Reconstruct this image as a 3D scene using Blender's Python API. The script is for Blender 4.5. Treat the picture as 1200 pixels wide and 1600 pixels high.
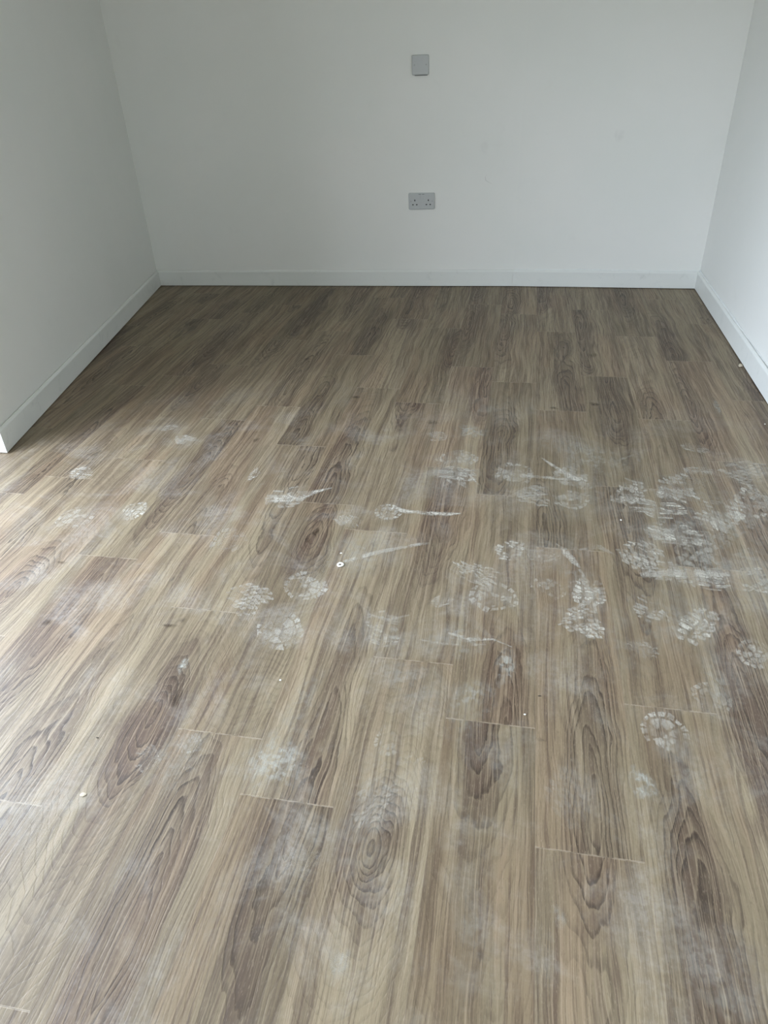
import bpy, bmesh, math, random
from mathutils import Matrix, Vector
random.seed(7)
S = bpy.context.scene
for o in list(bpy.data.objects): bpy.data.objects.remove(o)

# ---------------------------------------------------------------- camera
CAM_H = 1.19
cam_d = bpy.data.cameras.new('camera'); cam = bpy.data.objects.new('camera', cam_d)
S.collection.objects.link(cam)
cam_d.sensor_fit = 'VERTICAL'; cam_d.sensor_height = 36.0
cam_d.lens = 36.0 * 1096.74 / 1600.0
cam_d.clip_start = 0.02
cr, cu, cf = (Vector((0.98299903, 0.17917388, -0.04012026)), Vector((-0.06561649, 0.54688063, 0.83463528)),
              Vector((-0.17148584, 0.81781311, -0.54933989)))
cam.matrix_world = Matrix(((cr.x, cu.x, -cf.x, 0), (cr.y, cu.y, -cf.y, 0), (cr.z, cu.z, -cf.z, CAM_H), (0, 0, 0, 1)))
S.camera = cam

# ---------------------------------------------------------------- light and exposure
S.view_settings.view_transform = 'Standard'; S.view_settings.look = 'None'
S.view_settings.gamma = 1.0; S.view_settings.use_curve_mapping = False
S.view_settings.exposure = -0.22
SKY = (0.84, 0.93, 1.07); SKY_STRENGTH = 16.0
GROUND = (0.10, 0.105, 0.09)
world = bpy.data.worlds.new('sky'); S.world = world; world.use_nodes = True
wn = world.node_tree; wn.nodes.clear()
wo = wn.nodes.new('ShaderNodeOutputWorld'); wb = wn.nodes.new('ShaderNodeBackground')
wt = wn.nodes.new('ShaderNodeTexCoord'); ws = wn.nodes.new('ShaderNodeSeparateXYZ')
wr = wn.nodes.new('ShaderNodeValToRGB')
wr.color_ramp.elements[0].position = 0.49; wr.color_ramp.elements[0].color = (*GROUND, 1)
wr.color_ramp.elements[1].position = 0.515; wr.color_ramp.elements[1].color = tuple(c*.62 for c in SKY) + (1,)
wz = wr.color_ramp.elements.new(0.80); wz.color = (*SKY, 1)
wm = wn.nodes.new('ShaderNodeMath'); wm.operation = 'MULTIPLY_ADD'; wm.inputs[1].default_value = 0.5; wm.inputs[2].default_value = 0.5
wn.links.new(wt.outputs['Generated'], ws.inputs[0]); wn.links.new(ws.outputs[2], wm.inputs[0])
wn.links.new(wm.outputs[0], wr.inputs[0])
wf = wn.nodes.new('ShaderNodeMapRange'); wf.inputs[1].default_value = 0.1; wf.inputs[2].default_value = -0.9   # brighter on the sunny (left) side
wf.inputs[3].default_value = SKY_STRENGTH * .385; wf.inputs[4].default_value = SKY_STRENGTH * 1.72
wc = wn.nodes.new('ShaderNodeMix'); wc.data_type = 'RGBA'; wc.blend_type = 'MULTIPLY'; wc.inputs[0].default_value = 1.0
wk = wn.nodes.new('ShaderNodeValToRGB'); wk.color_ramp.elements[0].position = .2; wk.color_ramp.elements[0].color = (.985, 1.0, 1.02, 1)
wk.color_ramp.elements[1].position = .5; wk.color_ramp.elements[1].color = (1.05, .985, .90, 1)      # warmer away from it
wx = wn.nodes.new('ShaderNodeMath'); wx.operation = 'MULTIPLY_ADD'; wx.inputs[1].default_value = 0.5; wx.inputs[2].default_value = 0.5
wn.links.new(ws.outputs[0], wx.inputs[0]); wn.links.new(wx.outputs[0], wk.inputs[0])
wn.links.new(wr.outputs[0], wc.inputs[6]); wn.links.new(wk.outputs[0], wc.inputs[7]); wn.links.new(wc.outputs[2], wb.inputs[0])
wn.links.new(ws.outputs[0], wf.inputs[0]); wn.links.new(wf.outputs[0], wb.inputs[1])
wn.links.new(wb.outputs[0], wo.inputs[0])

def portal(name, loc, rot, sx, sy):
    l = bpy.data.lights.new(name, 'AREA'); l.shape = 'RECTANGLE'; l.size = sx; l.size_y = sy
    l.cycles.is_portal = True
    o = bpy.data.objects.new(name, l); o.location = loc; o.rotation_euler = rot
    S.collection.objects.link(o); return o

# openings that let the daylight in (both outside the picture): patio door in the left wall, window behind
EXT_X = -2.25                      # left wall of the wider part of the room
DOOR = (-0.10, 1.90, 0.02, 2.12)   # y0, y1, z0, z1
WIN = (-0.50, 0.93, 0.85, 2.10)      # x0, x1, z0, z1 in the wall behind
REAR_Y = -1.15; CEIL = 2.42
portal('daylight_door', (EXT_X - .03, (DOOR[0]+DOOR[1])/2, (DOOR[2]+DOOR[3])/2), (0, -math.pi/2, 0), DOOR[3]-DOOR[2], DOOR[1]-DOOR[0])
portal('daylight_window', ((WIN[0]+WIN[1])/2, REAR_Y - .03, (WIN[2]+WIN[3])/2), (math.pi/2, 0, math.pi), WIN[1]-WIN[0], WIN[3]-WIN[2])
S.cycles.max_bounces = 12; S.cycles.diffuse_bounces = 8; S.cycles.transparent_max_bounces = 24

# ---------------------------------------------------------------- helpers
def link_mesh(name, me, parent=None):
    o = bpy.data.objects.new(name, me); S.collection.objects.link(o)
    if parent: o.parent = parent
    return o
def from_bm(name, bm, mat, parent=None):
    bmesh.ops.recalc_face_normals(bm, faces=bm.faces)
    me = bpy.data.meshes.new(name); bm.to_mesh(me); bm.free()
    if mat: me.materials.append(mat)
    return link_mesh(name, me, parent)
def struct(o): o['kind'] = 'structure'; return o
def bm_box(bm, x0, x1, y0, y1, z0, z1, bev=0.0, seg=2):
    vs = [bm.verts.new(p) for p in ((x0,y0,z0),(x1,y0,z0),(x1,y1,z0),(x0,y1,z0),(x0,y0,z1),(x1,y0,z1),(x1,y1,z1),(x0,y1,z1))]
    fs = [bm.faces.new([vs[i] for i in f]) for f in ((3,2,1,0),(4,5,6,7),(0,1,5,4),(1,2,6,5),(2,3,7,6),(3,0,4,7))]
    if bev:
        es = list({e for f in fs for e in f.edges})
        bmesh.ops.bevel(bm, geom=es, offset=bev, segments=seg, profile=0.6, affect='EDGES')
def bm_prism(bm, poly, z0, z1):
    lo = [bm.verts.new((x, y, z0)) for x, y in poly]; hi = [bm.verts.new((x, y, z1)) for x, y in poly]
    bm.faces.new(lo[::-1]); bm.faces.new(hi); n = len(poly)
    for i in range(n): bm.faces.new((lo[i], lo[(i+1) % n], hi[(i+1) % n], hi[i]))

class G:
    """small builder for shader node graphs"""
    def __init__(s, name):
        s.m = bpy.data.materials.new(name); s.m.use_nodes = True; s.t = s.m.node_tree; s.t.nodes.clear()
        s.out = s.n('ShaderNodeOutputMaterial')
    def n(s, k): return s.t.nodes.new(k)
    def put(s, sock, v):
        if hasattr(v, 'is_output'): s.t.links.new(v, sock)
        elif isinstance(v, tuple) and len(v) == 3 and sock.type == 'RGBA': sock.default_value = (*v, 1)
        else: sock.default_value = v
    def math(s, op, a, b=0.0, c=0.0, clamp=False):
        n = s.n('ShaderNodeMath'); n.operation = op; n.use_clamp = clamp
        s.put(n.inputs[0], a); s.put(n.inputs[1], b); s.put(n.inputs[2], c); return n.outputs[0]
    def add(s, a, b): return s.math('ADD', a, b)
    def sub(s, a, b): return s.math('SUBTRACT', a, b)
    def mul(s, a, b): return s.math('MULTIPLY', a, b)
    def vec(s, x, y, z=0.0):
        n = s.n('ShaderNodeCombineXYZ'); s.put(n.inputs[0], x); s.put(n.inputs[1], y); s.put(n.inputs[2], z); return n.outputs[0]
    def noise(s, v, scale=1.0, detail=3.0, rough=0.5, dist=0.0, col=False):
        n = s.n('ShaderNodeTexNoise'); s.t.links.new(v, n.inputs['Vector'])
        n.inputs['Scale'].default_value = scale; n.inputs['Detail'].default_value = detail
        n.inputs['Roughness'].default_value = rough; n.inputs['Distortion'].default_value = dist
        return n.outputs[1 if col else 0]
    def step(s, v, a, b, lo=0.0, hi=1.0, smooth=True):
        n = s.n('ShaderNodeMapRange'); n.interpolation_type = 'SMOOTHSTEP' if smooth else 'LINEAR'; n.clamp = True
        s.put(n.inputs[0], v); n.inputs[1].default_value = a; n.inputs[2].default_value = b
        n.inputs[3].default_value = lo; n.inputs[4].default_value = hi; return n.outputs[0]
    def mix(s, f, a, b, mode='MIX'):
        n = s.n('ShaderNodeMix'); n.data_type = 'RGBA'; n.blend_type = mode
        s.put(n.inputs[0], f); s.put(n.inputs[6], a); s.put(n.inputs[7], b); return n.outputs[2]
    def attr(s, name):
        n = s.n('ShaderNodeAttribute'); n.attribute_name = name; return n
    def bump(s, h, strength, dist):
        n = s.n('ShaderNodeBump'); n.inputs['Strength'].default_value = strength; n.inputs['Distance'].default_value = dist
        s.t.links.new(h, n.inputs['Height']); return n.outputs[0]
    def bsdf(s, col, rough=0.5, spec=0.5, normal=None):
        n = s.n('ShaderNodeBsdfPrincipled'); s.put(n.inputs['Base Color'], col); s.put(n.inputs['Roughness'], rough)
        n.inputs['Specular IOR Level'].default_value = spec
        if normal is not None: s.t.links.new(normal, n.inputs['Normal'])
        s.t.links.new(n.outputs[0], s.out.inputs[0]); return n
    def pos(s):
        return s.n('ShaderNodeNewGeometry').outputs['Position']
    def xyz(s, v):
        n = s.n('ShaderNodeSeparateXYZ'); s.t.links.new(v, n.inputs[0]); return n.outputs

# ---------------------------------------------------------------- materials
def mat_paint():
    g = G('wall_paint'); p = g.pos()
    big = g.noise(p, 1.6, 4.0, .55); fine = g.noise(p, 260.0, 2.0)
    mid = g.noise(p, 9.0, 5.0, .6)
    c = g.mix(g.step(big, .35, .65), (.742, .755, .725), (.765, .770, .742))
    c = g.mix(g.step(mid, .62, .80, 0, .16), c, (.62, .63, .60))
    g.bsdf(c, .62, .25, g.bump(g.add(g.mul(fine, .3), mid), .10, .0015)); return g.m
def mat_skirting():
    g = G('skirting_gloss_paint'); p = g.pos()
    sc = g.noise(p, 14.0, 6.0, .68, .6); rg = g.noise(p, 90.0, 3.0, .6)
    grime = g.step(sc, .56, .74, 0, .40)
    c = g.mix(grime, (.70, .72, .695), (.50, .525, .505))
    c = g.mix(g.step(rg, .68, .78, 0, .35), c, (.42, .43, .41))
    g.bsdf(c, g.step(sc, .3, .7, .34, .5), .45, g.bump(sc, .10, .001)); return g.m
def mat_plain(name, col, rough, spec=.5, nz=0.0, nscale=40.0, dark=.7):
    g = G(name); p = g.pos(); n = g.noise(p, nscale, 3.0)
    c = g.mix(g.step(n, .4, .75, 0, nz), col, tuple(v*dark for v in col))
    g.bsdf(c, rough, spec, g.bump(n, .05, .0004)); return g.m

PW, PL = 0.1865, 0.905
def mat_wood():
    g = G('oak_effect_vinyl_planks')
    uvn = g.n('ShaderNodeUVMap'); uvn.uv_map = 'plank'; uv = g.xyz(uvn.outputs[0]); u, v = uv[0], uv[1]
    A = g.attr('plank_a'); a = g.n('ShaderNodeSeparateColor'); g.t.links.new(A.outputs[0], a.inputs[0])
    B = g.attr('plank_b'); b = g.n('ShaderNodeSeparateColor'); g.t.links.new(B.outputs[0], b.inputs[0])
    u0, v0, k = a.outputs[0], a.outputs[1], a.outputs[2]
    seed, tone, heart = b.outputs[0], b.outputs[1], b.outputs[2]
    z = g.mul(seed, 37.0)
    # growth rings cut lengthwise: stretched, wandering ovals
    w1 = g.noise(g.vec(g.mul(u, 9.0), g.mul(v, 2.4), z), 1.0, 2.0, .5)
    w2 = g.noise(g.vec(g.mul(u, 26.0), g.mul(v, 7.0), g.add(z, 9.0)), 1.0, 3.0, .55)
    w3 = g.noise(g.vec(g.mul(u, 60.0), g.mul(v, 34.0), g.add(z, 4.0)), 1.0, 2.0, .5)
    wob = g.add(g.mul(g.sub(w1, .5), .075), g.add(g.mul(g.sub(w2, .5), .020), g.mul(g.sub(w3, .5), .0030)))
    du = g.sub(u, u0); dv = g.mul(g.sub(v, v0), k)
    d = g.math('SQRT', g.add(g.mul(du, du), g.add(g.mul(dv, dv), .00002)))
    d = g.add(d, wob)
    per = g.noise(g.vec(g.mul(d, 30.0), z, 3.0), 1.0, 1.0)
    ph = g.mul(d, 105.0); ph = g.add(ph, g.mul(per, 2.2))
    saw = g.math('FRACT', ph)
    ring = g.mul(g.step(saw, .52, .90), g.step(saw, 1.0, .92))        # thin dark late wood
    ringlight = g.step(saw, .0, .28, 1, 0)
    patch = g.noise(g.vec(g.mul(u, 14.0), g.mul(v, 2.2), g.add(z, 21.0)), 1.0, 3.0, .6)
    near = g.step(d, .085, .03)                                        # how close to the heart of the cut
    ringw = g.mul(g.add(g.mul(near, .95), .20), g.step(patch, .30, .62, .35, 1.0))
    # straight grain
    fib = g.noise(g.vec(g.mul(g.add(u, g.mul(wob, .45)), 330.0), g.mul(v, 5.0), z), 1.0, 3.0, .6)
    fib2 = g.noise(g.vec(g.mul(g.add(u, g.mul(wob, .55)), 95.0), g.mul(v, 2.2), g.add(z, 5.0)), 1.0, 3.0, .65)
    band = g.noise(g.vec(g.mul(g.add(u, g.mul(wob, .7)), 22.0), g.mul(v, .9), g.add(z, 8.0)), 1.0, 2.0, .5)
    cloud = g.noise(g.vec(g.mul(u, 11.0), g.mul(v, 4.5), g.add(z, 15.0)), 1.0, 4.0, .6, .4)
    light, tan, brown, dark = (.248, .203, .132), (.160, .125, .081), (.096, .066, .047), (.034, .023, .016)
    c = g.mix(g.step(band, .36, .64), tan, light)
    hm = g.mul(g.step(g.add(g.mul(near, .35), g.mul(cloud, .9)), .48, .80), g.add(.35, g.mul(heart, .65)))
    c = g.mix(hm, c, brown)
    c = g.mix(g.step(fib2, .50, .64, 0, .62), c, brown)
    c = g.mix(g.step(fib2, .48, .34, 0, .50), c, (.290, .230, .156))
    c = g.mix(g.mul(ring, g.mul(ringw, .80)), c, dark)
    c = g.mix(g.mul(ringlight, g.mul(ringw, .32)), c, light)
    c = g.mix(g.step(fib, .53, .66, 0, .50), c, (.080, .057, .041))
    c = g.mix(g.step(fib, .47, .34, 0, .48), c, (.325, .262, .185))
    # knots
    kn = g.noise(g.vec(g.mul(u, 20.0), g.mul(v, 8.0), g.add(z, 30.0)), 1.0, 2.0, .5, .5)
    c = g.mix(g.step(kn, .735, .80, 0, .55), c, dark)
    spk = g.noise(g.vec(g.mul(u, 700.0), g.mul(v, 110.0), z), 1.0, 1.0)
    c = g.mix(g.step(spk, .60, .75, 0, .30), c, (.36, .30, .22))
    c = g.mix(g.step(spk, .40, .26, 0, .28), c, (.07, .05, .035))
    hue = g.noise(g.vec(g.mul(u, 7.0), g.mul(v, 1.6), g.add(z, 50.0)), 1.0, 2.0)
    c = g.mix(g.step(hue, .46, .62, 0, .6), c, g.mix(1.0, c, (.98, .88, .86), 'MULTIPLY'))
    # plank tone
    c = g.mix(1.0, c, g.vec(g.add(.86, g.mul(tone, .28)), g.add(.85, g.mul(tone, .29)), g.add(.82, g.mul(tone, .32))), 'MULTIPLY')
    # joints: caught light painted pale at the ends, thin dark line along the sides
    vend = g.math('MINIMUM', v, g.sub(PL, v)); uend = g.sub(PW/2, g.math('ABSOLUTE', u))
    jb = g.noise(g.vec(g.mul(u, 40.0), seed, 1.0), 1.0, 2.0)
    c = g.mix(g.mul(g.step(vend, .0018, .0008), g.step(jb, .38, .55, .10, .60)), c, (.48, .41, .31))
    c = g.mix(g.step(vend, .0008, .0004, 0, .6), c, (.09, .07, .05))
    c = g.mix(g.step(uend, .0010, .0005, 0, .30), c, (.12, .09, .07))
    # thin film of plaster dust over the walked part of the floor
    p = g.pos(); P = g.xyz(p)
    dn = g.noise(p, 5.0, 6.0, .65, .5); dfn = g.noise(p, 75.0, 3.0, .6)
    film = g.mul(g.step(P[1], 3.0, 2.1), g.step(dn, .46, .70, 0, .22))
    film = g.mul(film, g.step(dfn, .35, .6, .4, 1.0))
    c = g.mix(film, c, (.50, .50, .47))
    rough = g.add(g.step(fib, .3, .7, .42, .56), g.mul(film, .6))
    h = g.add(g.mul(fib, .6), g.mul(ring, -.5))
    g.bsdf(c, rough, .35, g.bump(h, .22, .0012)); return g.m

def mat_dust(name, col, scale, lo, hi):
    """loose dust lying on the floor: thin enough to see the wood through it"""
    g = G(name); p = g.pos(); al = g.attr('dust').outputs['Fac']
    n = g.noise(p, scale, 4.0, .65); P = g.xyz(p)
    st = g.noise(g.vec(g.mul(P[0], 300.0), g.mul(P[1], 14.0), 0.0), 1.0, 2.0)
    big = g.noise(p, 17.0, 3.0, .6)
    f = g.mul(al, g.mul(g.step(n, lo, hi, .15), g.mul(g.step(big, .38, .54, .24, 1.0), g.step(st, .35, .6, .6, 1.0))))
    d = g.n('ShaderNodeBsdfDiffuse'); d.inputs[0].default_value = (*col, 1)
    t = g.n('ShaderNodeBsdfTransparent'); m = g.n('ShaderNodeMixShader')
    g.t.links.new(f, m.inputs[0]); g.t.links.new(t.outputs[0], m.inputs[1]); g.t.links.new(d.outputs[0], m.inputs[2])
    g.t.links.new(m.outputs[0], g.out.inputs[0]); return g.m

PAINT = mat_paint(); SKIRT = mat_skirting(); WOOD = mat_wood()
CEILP = mat_plain('ceiling_paint', (.80, .80, .78), .8, .2)
DUST = mat_dust('plaster_dust', (.62, .595, .52), 160.0, .30, .55)
DUST_SOFT = mat_dust('plaster_dust_film', (.53, .53, .47), 64.0, .40, .60)
DUST_WALL = mat_dust('wall_mark_grey', (.30, .30, .29), 60.0, .2, .5)
PLATE = mat_plain('grey_plastic', (.46, .48, .48), .38, .5, .15, 60.0, .9)
SLOT_SHADE = mat_plain('dark_slot_shade', (.03, .03, .03), .6)
SCREW = mat_plain('screw_cover', (.36, .37, .37), .4)
CAULK = mat_plain('caulk', (.74, .77, .76), .5, .4, .3, 50.0)
CRUMB = mat_plain('plaster_crumb', (.50, .44, .34), .8, .2, .4, 300.0)
CHIPW = mat_plain('white_chip', (.80, .79, .74), .6, .3)
KNOT = mat_dust('wood_knot_brown', (.055, .038, .027), 120.0, .30, .50)
CHIPD = mat_plain('dark_splinter', (.05, .04, .03), .7, .3)

# ---------------------------------------------------------------- the room
T = 0.015          # skirting thickness
LB, MB_, RB, LE, RN = (-2.2404, 4.1609), (-0.0548, 4.2280), (0.9543, 4.2150), (-1.8267, 1.9907), (0.9500, REAR_Y)

# floor: one mesh, a face per plank, each carrying its own grain
SEAMS = {0: .741, 1: 1.097, -1: 1.004, -2: 1.16, -3: .762, -4: .893, -5: 1.263, -6: .678, -7: 1.444, -8: 1.10, -9: .95,
         -10: .83, -11: 1.3, -12: .7, -13: 1.0, 2: .70, 3: 1.3, 4: .9, 5: .6}
# column, near-end y of the plank: (u0, heart y, stretch, tone, heart darkness)
HEART = {(0, .741): (.02, .82, .11, .35, .45), (0, -.164): (.0, .95, .13, .6, .35), (-1, .099): (-.02, 1.15, .16, .12, 1.0),
         (-1, 1.004): (.03, .90, .14, .4, .5), (-2, 1.16): (.01, 1.88, .13, .5, .55), (-2, .255): (-.01, .69, .42, .55, .6),
         (-4, .893): (.015, 1.60, .34, .2, 1.0), (-4, 1.797): (-.01, 1.82, .12, .3, .7), (-4, -.012): (0., .45, .12, .5, .3), (-5, .358): (.02, .93, .30, .3, .9),
         (-6, .678): (.0, .60, .12, .75, .1), (-6, 1.583): (.0, 1.52, .13, .7, .25), (-7, .539): (.03, 1.2, .10, .4, .7),
         (-9, 1.855): (.0, 1.72, .14, .6, .2), (-8, 1.10): (.0, 1.27, .3, .8, .1), (1, .192): (.0, .55, .12, .25, .75),
         (1, 1.097): (-.02, 1.9, .12, .3, .6), (-5, 1.263): (.05, 2.3, .08, .55, .3), (-3, .762): (.03, .5, .07, .6, .25)}
rnd = random.Random(11)
bm = bmesh.new(); ul = bm.loops.layers.uv.new('plank')
fa = bm.loops.layers.float_color.new('plank_a'); fb = bm.loops.layers.float_color.new('plank_b')
FX0, FX1, FY0, FY1 = -2.45, 1.15, REAR_Y - .2, 4.45
for col in range(-18, 6):
    x0 = .0885 + col*PW; x1 = x0 + PW
    if x1 < FX0 or x0 > FX1: continue
    s0 = SEAMS.get(col, rnd.random()*PL)
    n0 = math.floor((FY0 - s0)/PL)
    for n in range(n0, n0 + 10):
        ys = s0 + n*PL
        if ys > FY1: break
        key = next((kk for kk in HEART if kk[0] == col and abs(kk[1]-ys) < .01), None)
        r = [rnd.random() for _ in range(6)]
        if key: u0, hy, k, tone, heart = HEART[key]
        else: u0, hy, k, tone, heart = (r[0]-.5)*.16, ys + (r[1]*1.6-.3)*PL, .07+.12*r[2], r[3], r[4]**1.5
        a0, a1, b0, b1 = max(x0, FX0), min(x1, FX1), max(ys, FY0), min(ys+PL, FY1)
        if a1 <= a0 or b1 <= b0: continue
        vs = [bm.verts.new((x, y, 0)) for x, y in ((a0,b0),(a1,b0),(a1,b1),(a0,b1))]
        f = bm.faces.new(vs); cx = (x0+x1)/2
        for l in f.loops:
            l[ul].uv = (l.vert.co.x - cx, l.vert.co.y - ys)
            l[fa] = (u0, hy - ys, k, 1); l[fb] = (r[5], tone, heart, 1)
me = bpy.data.meshes.new('floor'); bm.to_mesh(me); bm.free(); me.materials.append(WOOD)
floor = struct(link_mesh('floor', me))
bm = bmesh.new(); bm_box(bm, FX0, FX1, FY0, FY1, -.12, -.004); struct(from_bm('floor_slab', bm, CEILP)).name = 'floor_base'

def off(p, q, d):      # point shifted to the left of p->q by d
    v = Vector((q[0]-p[0], q[1]-p[1])).normalized(); return (-v.y*d, v.x*d)
# wall faces lie T behind the skirting faces
lv = Vector((LB[0]-LE[0], LB[1]-LE[1])).normalized(); ln = Vector((-lv.y, lv.x))   # towards the outside (left)
slope_l = lambda y: LE[0] + ln.x*T + (y - LE[1])*lv.x/lv.y
yW = LE[1] + T
LEw = (slope_l(yW) - .0, yW); LBw = (slope_l(LB[1]+T) , LB[1]+T); MBw = (MB_[0], MB_[1]+T); RBw = (RB[0]+T, RB[1]+T)
bm = bmesh.new(); bm_prism(bm, [LEw, (slope_l(4.45), 4.45), (-2.42, 4.45), (-2.42, yW)], -.02, CEIL+.02)
wall_left = struct(from_bm('wall_left', bm, PAINT))
bm = bmesh.new(); bm_prism(bm, [(LBw[0]-.012, LBw[1]), MBw, RBw, (RBw[0], 4.449), (LBw[0]-.012, 4.449)], -.019, CEIL+.019)
wall_back = struct(from_bm('wall_back', bm, PAINT))
bm = bmesh.new(); bm_box(bm, RBw[0]+.0005, 1.14, REAR_Y-.15, 4.448, -.018, CEIL+.018)
wall_right = struct(from_bm('wall_right', bm, PAINT))
# left wall of the wider part, with the patio door opening
bm = bmesh.new(); y0, y1, z0, z1 = DOOR; X0, X1 = EXT_X-.14, EXT_X
bm_box(bm, X0, X1, REAR_Y-.15, y0, -.018, CEIL+.018); bm_box(bm, X0, X1, y1, yW-.0005, -.018, CEIL+.018)
bm_box(bm, X0, X1, y0, y1, z1, CEIL+.018); struct(from_bm('wall_outer', bm, PAINT))
bm = bmesh.new(); x0, x1, z0, z1 = WIN; Y0, Y1 = REAR_Y-.14, REAR_Y
bm_box(bm, X1+.0005, x0, Y0, Y1, -.018, CEIL+.018); bm_box(bm, x1, RBw[0], Y0, Y1, -.018, CEIL+.018)
bm_box(bm, x0, x1, Y0, Y1, -.018, z0); bm_box(bm, x0, x1, Y0, Y1, z1, CEIL+.018); struct(from_bm('wall_rear', bm, PAINT))
bm = bmesh.new(); bm_box(bm, FX0, FX1, FY0, FY1, CEIL, CEIL+.1); struct(from_bm('ceiling', bm, CEILP))
FRAME = mat_plain('white_frame', (.78, .79, .78), .4)
bm = bmesh.new(); y0, y1, z0, z1 = DOOR; fx0, fx1 = EXT_X-.11, EXT_X-.05; ym = (y0+y1)/2
for a, b, c_, d_ in ((y0, y0+.06, z0, z1), (y1-.06, y1, z0, z1), (ym-.04, ym+.04, z0, z1), (y0, y1, z1-.06, z1), (y0, y1, z0-.02, z0+.05)):
    bm_box(bm, fx0, fx1, a, b, c_, d_, .004)
struct(from_bm('door_1', bm, FRAME))
bm = bmesh.new(); x0, x1, z0, z1 = WIN; fy0, fy1 = REAR_Y-.11, REAR_Y-.05; xm = (x0+x1)/2
for a, b, c_, d_ in ((x0, x0+.05, z0, z1), (x1-.05, x1, z0, z1), (xm-.03, xm+.03, z0, z1), (x0, x1, z1-.05, z1), (x0, x1, z0, z0+.05)):
    bm_box(bm, a, b, fy0, fy1, c_, d_, .004)
struct(from_bm('window_1', bm, FRAME))

# skirting boards: a moulded profile swept along the foot of the wall; o = depth behind the front face
PROF = [(T-.0015, .0035), (.0006, .0035), (0, .0045), (0, .0845), (.0012, .0872), (.0062, .0945), (.0085, .0955), (T-.0038, .0955), (T-.0038, .078), (T-.0015, .078)]
def sweep(name, path, side, caps=(None, None)):
    """side=+1: wall on the left of the path"""
    n = len(path); P = [Vector(p) for p in path]; bm = bmesh.new(); rings = []
    for i in range(n):
        dirs = []
        if i > 0: dirs.append((P[i]-P[i-1]).normalized())
        if i < n-1: dirs.append((P[i+1]-P[i]).normalized())
        nor = [Vector((-d.y, d.x))*side for d in dirs]
        m = sum(nor, Vector((0, 0))).normalized(); m = m / m.dot(nor[0])
        cap = caps[0] if i == 0 else caps[1] if i == n-1 else None
        if cap is not None: m = Vector(cap)
        rings.append([bm.verts.new((P[i].x+m.x*o, P[i].y+m.y*o, z)) for o, z in PROF])
    k = len(PROF)
    for a, b in zip(rings, rings[1:]):
        for j in range(k): bm.faces.new((a[j], a[(j+1) % k], b[(j+1) % k], b[j]))
    bm.faces.new(rings[0]); bm.faces.new(rings[-1][::-1])
    return struct(from_bm(name, bm, SKIRT))
def mitre(prev, p, nxt, side):
    d1 = (Vector(p)-Vector(prev)).normalized(); d2 = (Vector(nxt)-Vector(p)).normalized()
    n1 = Vector((-d1.y, d1.x))*side; n2 = Vector((-d2.y, d2.x))*side
    m = (n1+n2).normalized(); return m/m.dot(n1)
mL = mitre(LE, LB, MB_, 1); mR = mitre(MB_, RB, RN, 1)
sh = .0006
LB1 = (LB[0]-.0002, LB[1]-sh)
baseboard_left = sweep('baseboard_left', [(-2.24, LE[1]), LE, LB1], 1, (None, mL))
JX = .002; dj = (Vector(MB_)-Vector(LB)).normalized()
LB2 = (LB[0]+dj.x*sh, LB[1]+dj.y*sh)
baseboard_back = sweep('baseboard_back', [LB2, (MB_[0]-.0006, MB_[1])], 1, (mL, None))
baseboard_back2 = sweep('baseboard_back', [(MB_[0]+.0006, MB_[1]), (RB[0]-sh, RB[1])], 1, (None, mR))
baseboard_right = sweep('baseboard_right', [(RB[0], RB[1]-sh), (RN[0]+.0, RN[1]+.001)], 1, (mR, None))

# bead of filler along the top of the skirting, wandering on the right where it was smeared on by hand
def bead(name, parent, p, q, nrm, amp, rad, seed, mat=CAULK, gaps=0.0, z=.0965):
    r = random.Random(seed); bm = bmesh.new(); N = 160; prev = None
    P, Q, Nn = Vector(p), Vector(q), Vector(nrm).normalized(); ph = [r.random()*6.28 for _ in range(6)]
    for i in range(N+1):
        t = i/N; c = P.lerp(Q, t)
        w = sum(math.sin(t*f+ph[j])*a for j, (f, a) in enumerate(((9, .5), (23, .3), (57, .25), (111, .15))))
        rr = rad*(1+.6*amp*w); zz = z + .0010*amp*w
        ring = []
        for j in range(6):
            an = j/5*math.pi/2
            o = rr*math.cos(an); h = rr*math.sin(an)*1.3
            ring.append(bm.verts.new((c.x - Nn.x*o, c.y - Nn.y*o, zz-.001+h)))
        ring.append(bm.verts.new((c.x, c.y, zz-.001)))
        if prev:
            for j in range(7): bm.faces.new((prev[j], prev[(j+1) % 7], ring[(j+1) % 7], ring[j]))
        prev = ring
    return from_bm(name, bm, mat, parent)
bead('filler_bead', baseboard_right, (RB[0]+T-.0003, RB[1]+T-.004), (RB[0]+T-.0003, .2), (1, 0), 1.3, .0042, 3)
b2 = Vector(MB_)-Vector(RB)
bead('filler_bead', baseboard_back2, (MB_[0]+.01, MB_[1]+T-.0004), (RB[0]+.006, RB[1]+T-.0004), (0, 1), .8, .0030, 5)

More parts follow.
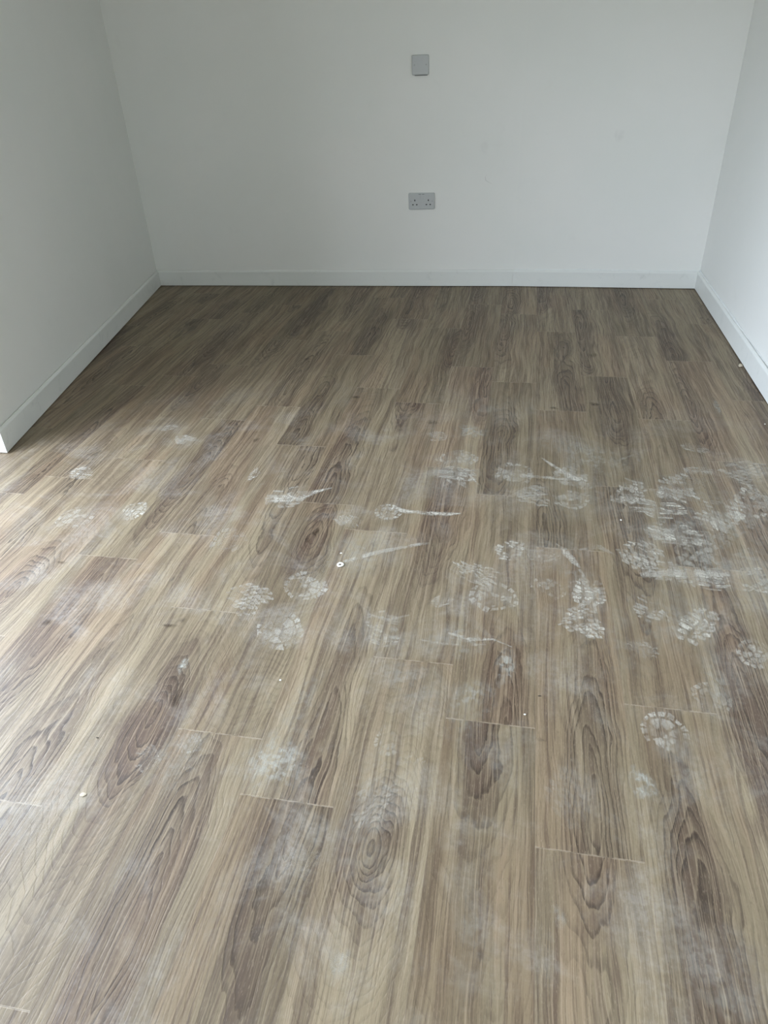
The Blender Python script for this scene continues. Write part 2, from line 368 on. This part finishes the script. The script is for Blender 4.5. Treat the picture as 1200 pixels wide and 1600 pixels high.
# ---------------------------------------------------------------- wiring plates on the back wall
def wall_frame(x):      # back wall y at x
    return MBw[1] + (x-MBw[0])*((LBw[1]-MBw[1])/(LBw[0]-MBw[0]))
ANG = math.atan2(MBw[1]-LBw[1], MBw[0]-LBw[0])
def empty(name, loc, rz, label, cat):
    o = bpy.data.objects.new(name, None); S.collection.objects.link(o); o.location = loc; o.rotation_euler = (0, 0, rz)
    o.empty_display_size = .05; o['label'] = label; o['category'] = cat; return o
def plate_bm(w, h, d, lip=.003):     # front at -y, back against the wall at y=0
    bm = bmesh.new()
    def loop(ww, hh, y, r, n=5):
        out = []
        for cx, cz, a0 in ((ww/2-r, hh/2-r, 0), (-ww/2+r, hh/2-r, 90), (-ww/2+r, -hh/2+r, 180), (ww/2-r, -hh/2+r, 270)):
            for i in range(n+1):
                a = math.radians(a0 + 90*i/n); out.append(bm.verts.new((cx+r*math.cos(a), y, cz+r*math.sin(a))))
        return out
    L = [loop(w, h, -.0005, .006), loop(w, h, -d+lip, .006), loop(w-.0012, h-.0012, -d+lip*.5, .0055), loop(w-.005, h-.005, -d+.0004, .004), loop(w-.009, h-.009, -d, .003)]
    n = len(L[0])
    for a, b in zip(L, L[1:]):
        for i in range(n): bm.faces.new((a[i], a[(i+1) % n], b[(i+1) % n], b[i]))
    bm.faces.new(L[0]); bm.faces.new(L[-1][::-1]); return bm
def disc_bm(r, y0, y1, cx, cz, n=20, slot=False):
    bm = bmesh.new(); A = []; Bv = []
    for i in range(n):
        a = 2*math.pi*i/n; A.append(bm.verts.new((cx+r*math.cos(a), y0, cz+r*math.sin(a)))); Bv.append(bm.verts.new((cx+r*.85*math.cos(a), y1, cz+r*.85*math.sin(a))))
    for i in range(n): bm.faces.new((A[i], A[(i+1) % n], Bv[(i+1) % n], Bv[i]))
    bm.faces.new(A[::-1]); bm.faces.new(Bv); return bm
def cell(w, h, y0, y1, cx, cz, bev=0.0):
    bm = bmesh.new(); bm_box(bm, cx-w/2, cx+w/2, min(y0, y1), max(y0, y1), cz-h/2, cz+h/2, bev); return bm

sx, sz = -.5837, .4722
sock = empty('power_socket', (sx, wall_frame(sx), sz), ANG, 'light grey double power socket low on the white back wall', 'power socket')
D = .0095
from_bm('face_plate', plate_bm(.146, .086, D), PLATE, sock)
from_bm('pattress', cell(.138, .078, -.0004, -.0012, 0, 0), SLOT_SHADE, sock)
for s in (-1, 1):
    cx = s*.038
    for dx, dz, w, h in ((0, .005, .0056, .0088), (-.0108, -.0175, .0086, .0056), (.0108, -.0175, .0086, .0056)):
        from_bm('pin_hole', cell(w, h, -D-.00035, -D+.003, cx+dx, dz), SLOT_SHADE, sock)
    sw = from_bm('rocker_switch', cell(.0115, .019, -D-.0022, -D+.001, s*.0095, .0255, .0010), PLATE, sock)
    from_bm('switch_gap', cell(.0135, .0016, -D-.0003, -D+.001, s*.0095, .0362), SLOT_SHADE, sock)
    from_bm('screw_cover', disc_bm(.0042, -D+.001, -D-.0006, s*.0600, 0), SCREW, sock)
px, pz = -.5832, 1.1187
bl = empty('blank_plate', (px, wall_frame(px), pz), ANG, 'square grey blanking plate high on the white back wall, above the double socket', 'wall plate')
from_bm('face_plate', plate_bm(.087, .088, .010), PLATE, bl)
for s in (-1, 1):
    from_bm('screw_cover', disc_bm(.0038, -.0095, -.0106, s*.030, .001), SCREW, bl)
from_bm('lower_shadow', cell(.066, .0022, -.0088, -.0005, .003, -.0452), SLOT_SHADE, bl)['label'] = 'painted shadow strip under the plate edge'  # dark strip standing in for the shadow below the plate

# ---------------------------------------------------------------- dust on the floor (marks in the floor's surface: its children)
PRINTS = [(-0.532, 1.216, 0.0594, 0.0611, 'R', 0.85, 0.0), (-0.516, 1.393, 0.0531, 0.0654, 'R', 0.8, 0.5), (-0.649, 1.323, 0.0507, 0.0621, 'G', 0.6, 0.4), (-0.801, 1.565, 0.0523, 0.0621, 'R', 0.35, 0.0), (-0.7, 1.823, 0.0643, 0.0641, 'B', 0.7, 0.25), (-0.468, 1.707, 0.0387, 0.0339, 'G', 0.8, 0.0), (-0.358, 1.773, 0.0451, 0.0389, 'R', 0.9, 0.0), (-0.176, 2.135, 0.0634, 0.0544, 'R', 0.7, 0.0), (-0.168, 2.022, 0.0693, 0.0502, 'B', 0.85, 0.0), (-0.275, 2.289, 0.0395, 0.0379, 'R', 0.65, 0.3), (0.016, 2.047, 0.0623, 0.0715, 'R', 0.85, 0.0), (0.073, 1.917, 0.0552, 0.061, 'G', 0.65, 0.3), (0.2, 2.051, 0.0531, 0.0624, 'B', 0.7, -0.4), (0.194, 1.912, 0.0602, 0.0527, 'R', 0.6, 0.0), (0.238, 2.002, 0.032, 0.032, 'R', 0.6, 0.0), (0.38, 1.972, 0.0447, 0.0814, 'G', 0.95, -0.4), (0.524, 2.015, 0.0641, 0.0831, 'G', 0.95, -0.5), (0.452, 1.885, 0.0857, 0.0469, 'B', 0.9, -0.1), (0.478, 1.753, 0.0811, 0.0552, 'B', 0.95, -0.1), (0.615, 1.862, 0.0598, 0.0876, 'G', 0.85, -0.5), (0.731, 1.939, 0.0572, 0.1142, 'G', 0.85, -0.5), (0.612, 2.134, 0.0482, 0.0299, 'B', 0.7, -0.1), (0.627, 2.291, 0.0424, 0.0333, 'B', 0.55, -0.2), (0.76, 2.143, 0.0614, 0.0851, 'G', 0.5, -0.5), (0.369, 1.641, 0.0563, 0.0719, 'G', 0.9, -0.3), (0.421, 1.577, 0.0413, 0.0479, 'B', 0.6, -0.2), (0.527, 1.667, 0.0609, 0.0694, 'R', 0.75, 0.0), (0.516, 1.554, 0.0742, 0.0411, 'B', 0.9, 0.0), (0.649, 1.574, 0.0416, 0.0634, 'G', 0.6, -0.3), (0.223, 1.462, 0.045, 0.0598, 'B', 0.95, -0.1), (0.198, 1.346, 0.0459, 0.0609, 'G', 0.85, 0.3), (0.363, 1.421, 0.0372, 0.0494, 'B', 0.6, -0.3), (0.475, 1.375, 0.0433, 0.0726, 'B', 0.95, -0.5), (0.585, 1.291, 0.0381, 0.0469, 'R', 0.95, 0.0), (0.349, 1.023, 0.0455, 0.0545, 'R', 0.8, 0.0), (0.459, 1.138, 0.0385, 0.0425, 'R', 0.5, 0.0), (0.119, 1.464, 0.0473, 0.0368, 'R', 0.65, 0.0), (-0.077, 1.506, 0.0647, 0.0472, 'G', 0.7, -0.2), (-0.017, 1.415, 0.0601, 0.0611, 'R', 0.65, 0.0), (0.019, 1.621, 0.0389, 0.0516, 'B', 0.95, -0.4), (0.102, 1.607, 0.0452, 0.0298, 'G', 0.3, 0.0), (-0.281, 1.276, 0.0426, 0.039, 'B', 0.35, 0.0), (-0.268, 1.223, 0.0384, 0.0261, 'B', 0.5, 0.0), (-0.149, 1.377, 0.0325, 0.0199, 'B', 0.5, 0.0), (-0.21, 0.93, 0.0288, 0.0365, 'R', 0.4, 0.0), (-0.211, 0.789, 0.0361, 0.0604, 'G', 0.3, 0.0), (-0.624, 0.862, 0.0281, 0.0231, 'R', 0.4, 0.0), (-0.681, 0.812, 0.0276, 0.0321, 'G', 0.3, 0.2), (-1.468, 1.885, 0.046, 0.0375, 'B', 0.75, 0.1), (-1.161, 1.681, 0.0394, 0.0456, 'R', 0.95, 0.0), (-1.33, 1.627, 0.0579, 0.0613, 'R', 0.5, 0.3), (-1.199, 2.163, 0.0465, 0.0371, 'G', 0.75, 0.0), (-1.305, 2.254, 0.0356, 0.0238, 'B', 0.5, 0.0), (-0.855, 1.945, 0.0154, 0.0458, 'B', 0.75, 0.0), (0.333, 1.276, 0.0377, 0.0367, 'G', 0.3, 0.0), (0.148, 0.853, 0.0354, 0.0693, 'G', 0.16, 0.0), (-0.154, 0.862, 0.0287, 0.0437, 'G', 0.2, 0.0), (-0.317, 0.651, 0.0337, 0.0341, 'G', 0.1, 0.0), (0.374, 0.914, 0.0295, 0.0362, 'G', 0.15, 0.0), (-0.098, 2.537, 0.0444, 0.0291, 'G', 0.3, 0.0)]
HAZE = [(-0.151, 2.343, 0.0653, 0.0467, 0.55), (-0.19, 1.1, 0.0785, 0.0573, 0.28), (-0.095, 1.242, 0.0756, 0.0655, 0.32), (-0.049, 1.05, 0.0477, 0.0802, 0.4), (0.021, 1.174, 0.0216, 0.0665, 0.55), (-0.426, 0.844, 0.0617, 0.0885, 0.5), (0.275, 2.184, 0.1164, 0.1136, 0.36), (0.289, 0.902, 0.0274, 0.0318, 0.75), (-0.211, 0.5, 0.0139, 0.027, 0.4), (-0.014, 0.59, 0.0143, 0.02, 0.3), (0.126, 0.626, 0.0133, 0.0175, 0.45), (-0.405, 1.549, 0.1171, 0.1039, 0.25), (0.482, 1.201, 0.0301, 0.0788, 0.35), (0.639, 1.67, 0.125, 0.2571, 0.22), (0.433, 1.407, 0.1065, 0.1458, 0.22), (0.138, 2.292, 0.1002, 0.0985, 0.2), (0.766, 2.642, 0.0105, 0.0646, 0.7), (-0.724, 1.068, 0.0106, 0.0273, 0.7), (-0.014, 0.5, 0.0239, 0.0262, 0.25), (0.369, 0.538, 0.0319, 0.0261, 0.2), (0.193, 1.528, 0.0582, 0.1664, 0.22), (0.587, 1.922, 0.2222, 0.2782, 0.2), (-0.416, 0.996, 0.035, 0.0965, 0.2), (-0.226, 0.773, 0.0657, 0.1191, 0.18), (-0.005, 2.545, 0.3154, 0.1165, 0.12), (-0.113, 1.995, 0.2059, 0.1435, 0.12), (0.212, 1.952, 0.1372, 0.1748, 0.2), (-0.633, 0.812, 0.0782, 0.0655, 0.18), (-0.828, 0.708, 0.0758, 0.1453, 0.12), (-0.2, 2.027, 0.0949, 0.1265, 0.2), (0.301, 1.298, 0.0662, 0.1331, 0.15), (-0.435, 0.527, 0.0316, 0.0778, 0.1), (0.481, 1.773, 0.0976, 0.0726, 0.3), (0.524, 1.598, 0.0821, 0.0855, 0.4), (-0.277, 1.251, 0.07, 0.0673, 0.18)]
STREAKS = [(0.8, [(-0.761, 1.7847, 0.0166), (-0.6544, 1.8281, 0.0207), (-0.6192, 1.8558, 0.0115), (-0.5656, 1.8899, 0.002)]), (0.85, [(-0.351, 1.7922, 0.0143), (-0.3028, 1.7798, 0.0088), (-0.2331, 1.7774, 0.0088), (-0.1747, 1.7809, 0.0105), (-0.1364, 1.7891, 0.0018)]), (0.45, [(-0.4340, 1.5030, 0.0030), (-0.4328, 1.5091, 0.0072), (-0.3517, 1.5615, 0.0089), (-0.2834, 1.5948, 0.0076), (-0.217, 1.6219, 0.0046)]), (0.5, [(-0.2667, 1.6063, 0.0046), (-0.217, 1.6219, 0.0077), (-0.2097, 1.6229, 0.0015)]), (0.7, [(0.1058, 2.1659, 0.0023), (0.1394, 2.1206, 0.0066), (0.176, 2.0773, 0.0085), (0.2249, 2.0249, 0.0122)]), (0.6, [(0.0413, 2.037, 0.0083), (0.1135, 2.0327, 0.0083), (0.2251, 2.029, 0.0061)]), (0.6, [(0.1429, 1.6672, 0.0016), (0.1633, 1.6391, 0.0091), (0.1923, 1.5837, 0.0087), (0.2049, 1.5625, 0.0028)]), (0.5, [(0.3592, 1.552, 0.0111), (0.459, 1.5733, 0.014), (0.5403, 1.5811, 0.0168), (0.5874, 1.5791, 0.0042)]), (0.7, [(-0.1719, 1.9963, 0.0062), (-0.1485, 1.9702, 0.0121), (-0.1335, 1.9397, 0.0039)]), (0.7, [(-0.1301, 2.0261, 0.0042), (-0.1129, 1.9947, 0.0041), (-0.0962, 1.964, 0.002)]), (0.3, [(0.2029, 1.5566, 0.0042), (0.2308, 1.466, 0.0052), (0.2369, 1.322, 0.0034)]), (0.3, [(0.3578, 2.1754, 0.0045), (0.4141, 2.2174, 0.0069), (0.4301, 2.1744, 0.0045)]), (0.2, [(0.4187, 1.314, 0.0022), (0.4025, 1.4025, 0.0024), (0.3881, 1.4294, 0.0012)]), (0.45, [(-0.1202, 1.2613, 0.0033), (-0.0649, 1.2467, 0.0055), (-0.012, 1.2541, 0.0033), (0.0339, 1.2344, 0.0011)]), (0.2, [(-0.1941, 1.2287, 0.0022), (-0.0857, 1.222, 0.0043), (-0.0261, 1.2346, 0.0021)]), (0.2, [(-0.3273, 1.3032, 0.0012), (-0.2749, 1.2863, 0.0058), (-0.2223, 1.3127, 0.0024)]), (0.3, [(0.2071, 1.6446, 0.003), (0.2604, 1.6666, 0.0093), (0.3088, 1.6277, 0.003)])]
zi = [0.0003]
def nz(): zi[0] += .000012; return zi[0]
def dust_obj(name, bm, lay, mat, label=None, parent=floor):
    me = bpy.data.meshes.new(name); bm.to_mesh(me); bm.free(); me.materials.append(mat)
    o = link_mesh(name, me, parent)
    if label: o['label'] = label
    return o
def soft(bm, lay, cx, cy, a, b, al, z, rot=0.0, r=random, wob=.25, n=28):
    ph = [r.random()*6.28 for _ in range(4)]; rings = []
    for k, (rr, w) in enumerate(((.0, 1), (.35, .9), (.7, .5), (1.0, 0))):
        ring = []
        for i in range(n if k else 1):
            t = 2*math.pi*i/n
            q = rr*(1 + wob*(math.sin(2*t+ph[0])*.5 + math.sin(3*t+ph[1])*.35 + math.sin(5*t+ph[2])*.25))
            x, y = q*a*math.cos(t), q*b*math.sin(t)
            v = bm.verts.new((cx + x*math.cos(rot)-y*math.sin(rot), cy + x*math.sin(rot)+y*math.cos(rot), z)); v[lay] = al*w; ring.append(v)
        rings.append(ring)
    for i in range(n): bm.faces.new((rings[0][0], rings[1][i], rings[1][(i+1) % n]))
    for p_, q_ in zip(rings[1:], rings[2:]):
        for i in range(n): bm.faces.new((p_[i], q_[i], q_[(i+1) % n], p_[(i+1) % n]))
def block(bm, lay, pts, al, z):
    c = Vector((sum(p[0] for p in pts)/len(pts), sum(p[1] for p in pts)/len(pts)))
    vc = bm.verts.new((c.x, c.y, z)); vc[lay] = al; n = len(pts)
    mid = []; rim = []
    for p in pts:
        q = c.lerp(Vector(p), .82); v = bm.verts.new((q.x, q.y, z)); v[lay] = al; mid.append(v)
        v = bm.verts.new((p[0], p[1], z)); v[lay] = al*.25; rim.append(v)
    for i in range(n):
        j = (i+1) % n; bm.faces.new((vc, mid[i], mid[j])); bm.faces.new((mid[i], rim[i], rim[j], mid[j]))
def footprint(cx, cy, a, b, kind, al, rot, seed):
    r = random.Random(seed); bm = bmesh.new(); lay = bm.verts.layers.float.new('dust'); z = nz()
    soft(bm, lay, cx, cy, a*1.25, b*1.25, al*.24, z, rot, r); z = nz()
    cs, sn = math.cos(rot), math.sin(rot)
    def put(pts, k=1.0):
        if r.random() < .10: return
        w = al*k*(.36+.50*r.random())*(.8 if kind == 'R' else 1.0)
        block(bm, lay, [(cx+x*a*cs-y*b*sn, cy+x*a*sn+y*b*cs) for x, y in pts], min(w, 1), z)
    if kind == 'R':       # heel or toe: blocks round the rim, large lugs inside
        n = r.choice((13, 15, 17)); miss = r.random()*6.28
        for i in range(n):
            t0 = 2*math.pi*i/n; t1 = t0 + 2*math.pi/n*.80
            if math.cos(t0-miss) > .80: continue
            ri, ro = .76+.04*r.random(), 1.0+.07*r.random()
            put([(ri*math.cos(t0), ri*math.sin(t0)), (ro*math.cos(t0), ro*math.sin(t0)), (ro*math.cos(t1), ro*math.sin(t1)), (ri*math.cos(t1), ri*math.sin(t1))], 1.1)
        m = r.choice((5, 6, 7)); ph = r.random()
        for i in range(m):
            t0 = 2*math.pi*(i+ph)/m; t1 = t0 + 2*math.pi/m*.93; tm = (t0+t1)/2
            put([(.30*math.cos(t0+.1), .30*math.sin(t0+.1)), (.70*math.cos(t0), .70*math.sin(t0)), (.73*math.cos(tm), .73*math.sin(tm)),
                 (.70*math.cos(t1), .70*math.sin(t1)), (.30*math.cos(t1-.1), .30*math.sin(t1-.1))], .8)
        put([(.2*math.cos(t), .2*math.sin(t)) for t in (0, 1.05, 2.1, 3.14, 4.2, 5.25)], .8)
    elif kind == 'G':     # rows of slanted lozenges
        st = .30; sk = r.choice((-.35, .35, .2)); row = 0; y = -1.0
        while y < 1.0:
            x = -1.2 + (row % 2)*st*.7
            while x < 1.2:
                j = .03*(r.random()-.5); xm, ym = x+st*.6, y+st*.35
                if (xm+j)**2 + ym**2 < 1.0 + .25*math.sin(3*math.atan2(ym, xm)+seed):
                    wd, ht = st*1.12, st*.62
                    put([(x+sk*st, y+j), (x+wd*.8+sk*st, y-.04+j), (x+wd+j, y+ht*.5), (x+wd*.8-sk*st, y+ht+j), (x-sk*st, y+ht), (x-.05, y+ht*.5)])
                x += st*1.24
            y += st*.74; row += 1
    else:                 # broad bars across the sole, broken by a groove
        y = -.95; g0 = (r.random()-.5)*.5
        while y < .95:
            w = math.sqrt(max(0, 1-(y+.08)**2)); sl = .10*r.choice((-1, 1))
            for xa, xb in ((-w, g0-.06), (g0+.05, w)):
                if xb-xa > .9:
                    xc = (xa+xb)/2 + .1*(r.random()-.5); parts = ((xa, xc-.04), (xc+.04, xb))
                else: parts = ((xa, xb),)
                for p0, p1 in parts:
                    if p1-p0 < .12: continue
                    put([(p0+.02, y), ((p0+p1)/2, y-.03+sl*.5), (p1, y+sl*.6), (p1-.03, y+.17+sl*.6), ((p0+p1)/2, y+.20+sl*.3), (p0, y+.16)])
            y += .245
    sh_ = Vector((seed*3.7, seed*1.3, 0))            # the foot turned and slid a little while printing
    for v in bm.verts:
        q = Vector((v.co.x, v.co.y, 0))
        sx_, sy_ = q.x + sh_.x, q.y + sh_.y
        d = Vector((.0045*math.sin(sy_*47+1.3*math.sin(sx_*29)) + .0022*math.sin(sx_*91+sy_*73) + .0012*math.sin(sy_*231+sx_*60),
                    .0050*math.sin(sx_*43+1.1*math.sin(sy_*31)) + .0024*math.sin(sy_*87-sx_*66) + .0012*math.sin(sx_*205-sy_*50)))
        v.co.x += d.x; v.co.y += d.y
    return dust_obj('dust_footprint', bm, lay, DUST)
for i, (x, y, a, b, al) in enumerate(HAZE):
    bm = bmesh.new(); lay = bm.verts.layers.float.new('dust'); soft(bm, lay, x, y, a*1.15, b*1.15, al, nz(), r=random.Random(300+i))
    dust_obj('dust_film', bm, lay, DUST_SOFT)
for i, p in enumerate(PRINTS): footprint(*p, seed=100+i)
for i, (al, pts) in enumerate(STREAKS):
    r = random.Random(500+i); bm = bmesh.new(); lay = bm.verts.layers.float.new('dust'); z = nz(); prev = None
    P = []
    for (x0, y0, w0), (x1, y1, w1) in zip(pts, pts[1:]):
        for k in range(8):
            t = k/8; P.append((x0+(x1-x0)*t, y0+(y1-y0)*t, w0+(w1-w0)*t))
    P.append(pts[-1])
    for j, (x, y, w) in enumerate(P):
        q = P[min(j+1, len(P)-1)]; p_ = P[max(j-1, 0)]; d = Vector((q[0]-p_[0], q[1]-p_[1])).normalized(); nn = Vector((-d.y, d.x))
        w = max(w, .002)*(.9+.3*r.random()); row = []
        for o, k_ in ((-1.3, 0), (-.6, .85), (0, 1), (.6, .85), (1.3, 0)):
            v = bm.verts.new((x+nn.x*w*o, y+nn.y*w*o, z)); v[lay] = al*k_; row.append(v)
        if prev:
            for k in range(4): bm.faces.new((prev[k], prev[k+1], row[k+1], row[k]))
        prev = row
    dust_obj('dust_streak', bm, lay, DUST)

# dark knots and flecks printed in the planks
for i, (x, y, a, b, al, rt) in enumerate(((-.8159, 1.193, .024, .007, .8, .05), (-.790, 1.215, .010, .010, .5, 0), (-.699, .973, .016, .030, .6, .1), (-.716, 1.02, .022, .05, .35, 0),
        (-.556, 1.636, .012, .030, .8, -.2), (-.570, 1.600, .010, .018, .6, .3), (-1.245, 1.40, .018, .006, .55, 0), (-1.14, 1.16, .012, .014, .6, 0), (-.93, 2.19, .012, .02, .5, 0),
        (.31, 2.62, .022, .020, .6, 0), (.155, 2.57, .016, .014, .5, 0), (-.30, 2.40, .03, .02, .4, 0), (-.64, 2.60, .02, .016, .5, 0), (-.96, 3.0, .02, .02, .5, .2), (.335, 3.15, .03, .03, .4, 0), (.10, .975, .012, .006, .5, 0))):
    bm = bmesh.new(); lay = bm.verts.layers.float.new('dust'); soft(bm, lay, x, y, a, b, al, nz(), rt, random.Random(700+i))
    dust_obj('knot', bm, lay, KNOT, 'dark knot in the wood pattern')

# faint marks on the back wall
def wall_mark(name, x, z, a, b, al, label):
    r = random.Random(int(x*1000)); bm = bmesh.new(); lay = bm.verts.layers.float.new('dust')
    soft(bm, lay, 0, 0, a, b, al, 0, 0, r)
    for v in bm.verts: v.co = Vector((x+v.co.x, wall_frame(x+v.co.x)-.0006 if x < 0 else MBw[1]+(x+v.co.x-MBw[0])*(RBw[1]-MBw[1])/(RBw[0]-MBw[0])-.0006, z+v.co.y))
    dust_obj(name, bm, lay, DUST_WALL, label, wall_back)
wall_mark('smudge', .4435, .775, .035, .028, .09, 'faint grey smudge')
wall_mark('smudge', -.249, .737, .030, .04, .06, 'faint grey smudge')
bm = bmesh.new(); lay = bm.verts.layers.float.new('dust'); prev = None
for x, z, w in ((-.187, .655, .0006), (-.197, .645, .0010), (-.212, .622, .0008), (-.226, .602, .0010), (-.234, .588, .0012), (-.231, .572, .0010), (-.214, .562, .0012), (-.196, .553, .0006)):
    y = wall_frame(x)-.0008; row = []
    for o in (-1, 1):
        v = bm.verts.new((x+o*w*.8, y, z+o*w)); v[lay] = .5; row.append(v)
    if prev: bm.faces.new((prev[0], prev[1], row[1], row[0]))
    prev = row
dust_obj('pencil_mark', bm, lay, DUST_WALL, 'thin curved grey scratch', wall_back)

# ---------------------------------------------------------------- crumbs and chips lying on the floor
def crumb(name, x, y, sx_, sy_, h, mat, label, cat, seed, n=2):
    r = random.Random(seed); bm = bmesh.new(); bmesh.ops.create_icosphere(bm, subdivisions=n, radius=1)
    for v in bm.verts:
        k = .72+.5*r.random(); v.co = Vector((v.co.x*sx_*k, v.co.y*sy_*k, max(-.75, v.co.z)*h*k))
    zmin = min(v.co.z for v in bm.verts)
    for v in bm.verts: v.co.z -= zmin
    o = from_bm(name, bm, mat); o.location = (x, y, .0002); o['label'] = label; o['category'] = cat
    return o
crumb('plaster_crumb', .9400, 3.064, .0085, .010, .006, CRUMB, 'beige plaster crumb against the foot of the right-hand skirting board', 'crumb', 1)
crumb('plaster_chip', .3343, 1.8112, .0028, .0034, .0013, CHIPW, 'tiny bright white chip among the dusty footprints right of centre', 'chip', 2)
crumb('plaster_chip', .0666, 1.0366, .0024, .0019, .0014, CHIPW, 'tiny white chip just above the plank end joint in the lower middle', 'chip', 3)
crumb('plaster_chip', -.4543, 1.5454, .0030, .0022, .0015, CHIPW, 'tiny white chip just behind the white ring on the floor', 'chip', 4)
crumb('plaster_chip', .9014, 2.5065, 0.0024, .0028, .0012, CHIPW, 'tiny white fleck near the right-hand skirting at the edge of view', 'chip', 5)
crumb('plaster_chip', -.4816, 1.0566, .0026, .0024, .0012, CHIPW, 'tiny pale speck on the floor between the heel print and the lower left joint', 'chip', 6)
crumb('plaster_blob', -.7759, .7133, 0.0065, .0045, .0010, CRUMB, 'small flat blob of pale plaster on the lower left planks', 'blob', 9)
crumb('wood_splinter', .0973, 1.0928, .0042, .0015, .0012, CHIPD, 'small dark splinter on the planks right of the lower middle', 'splinter', 7)
crumb('wood_splinter', -.8193, .8441, .0030, .0013, .0010, CHIPD, 'tiny dark splinter on the pale planks at lower left', 'splinter', 8)
# white ring at the tail of the pale streak
bm = bmesh.new(); R1, R2 = .0068, .0033; N = 28; rings = []
for i in range(N):
    t = 2*math.pi*i/N; rr = 1+.06*math.sin(3*t+1)
    rings.append([bm.verts.new(((R1*rr+R2*math.cos(u_))*math.cos(t), (R1*rr+R2*math.cos(u_))*math.sin(t)*1.05, .0019+.0017*math.sin(u_))) for u_ in [2*math.pi*j/8 for j in range(8)]])
for i in range(N):
    a_, b_ = rings[i], rings[(i+1) % N]
    for j in range(8): bm.faces.new((a_[j], a_[(j+1) % 8], b_[(j+1) % 8], b_[j]))
o = from_bm('plaster_ring', bm, CHIPW); o.location = (-.4437, 1.493, .0002); o['label'] = 'small white ring at the left tail of the middle pale streak on the floor'; o['category'] = 'ring'
for f in o.data.polygons: f.use_smooth = True
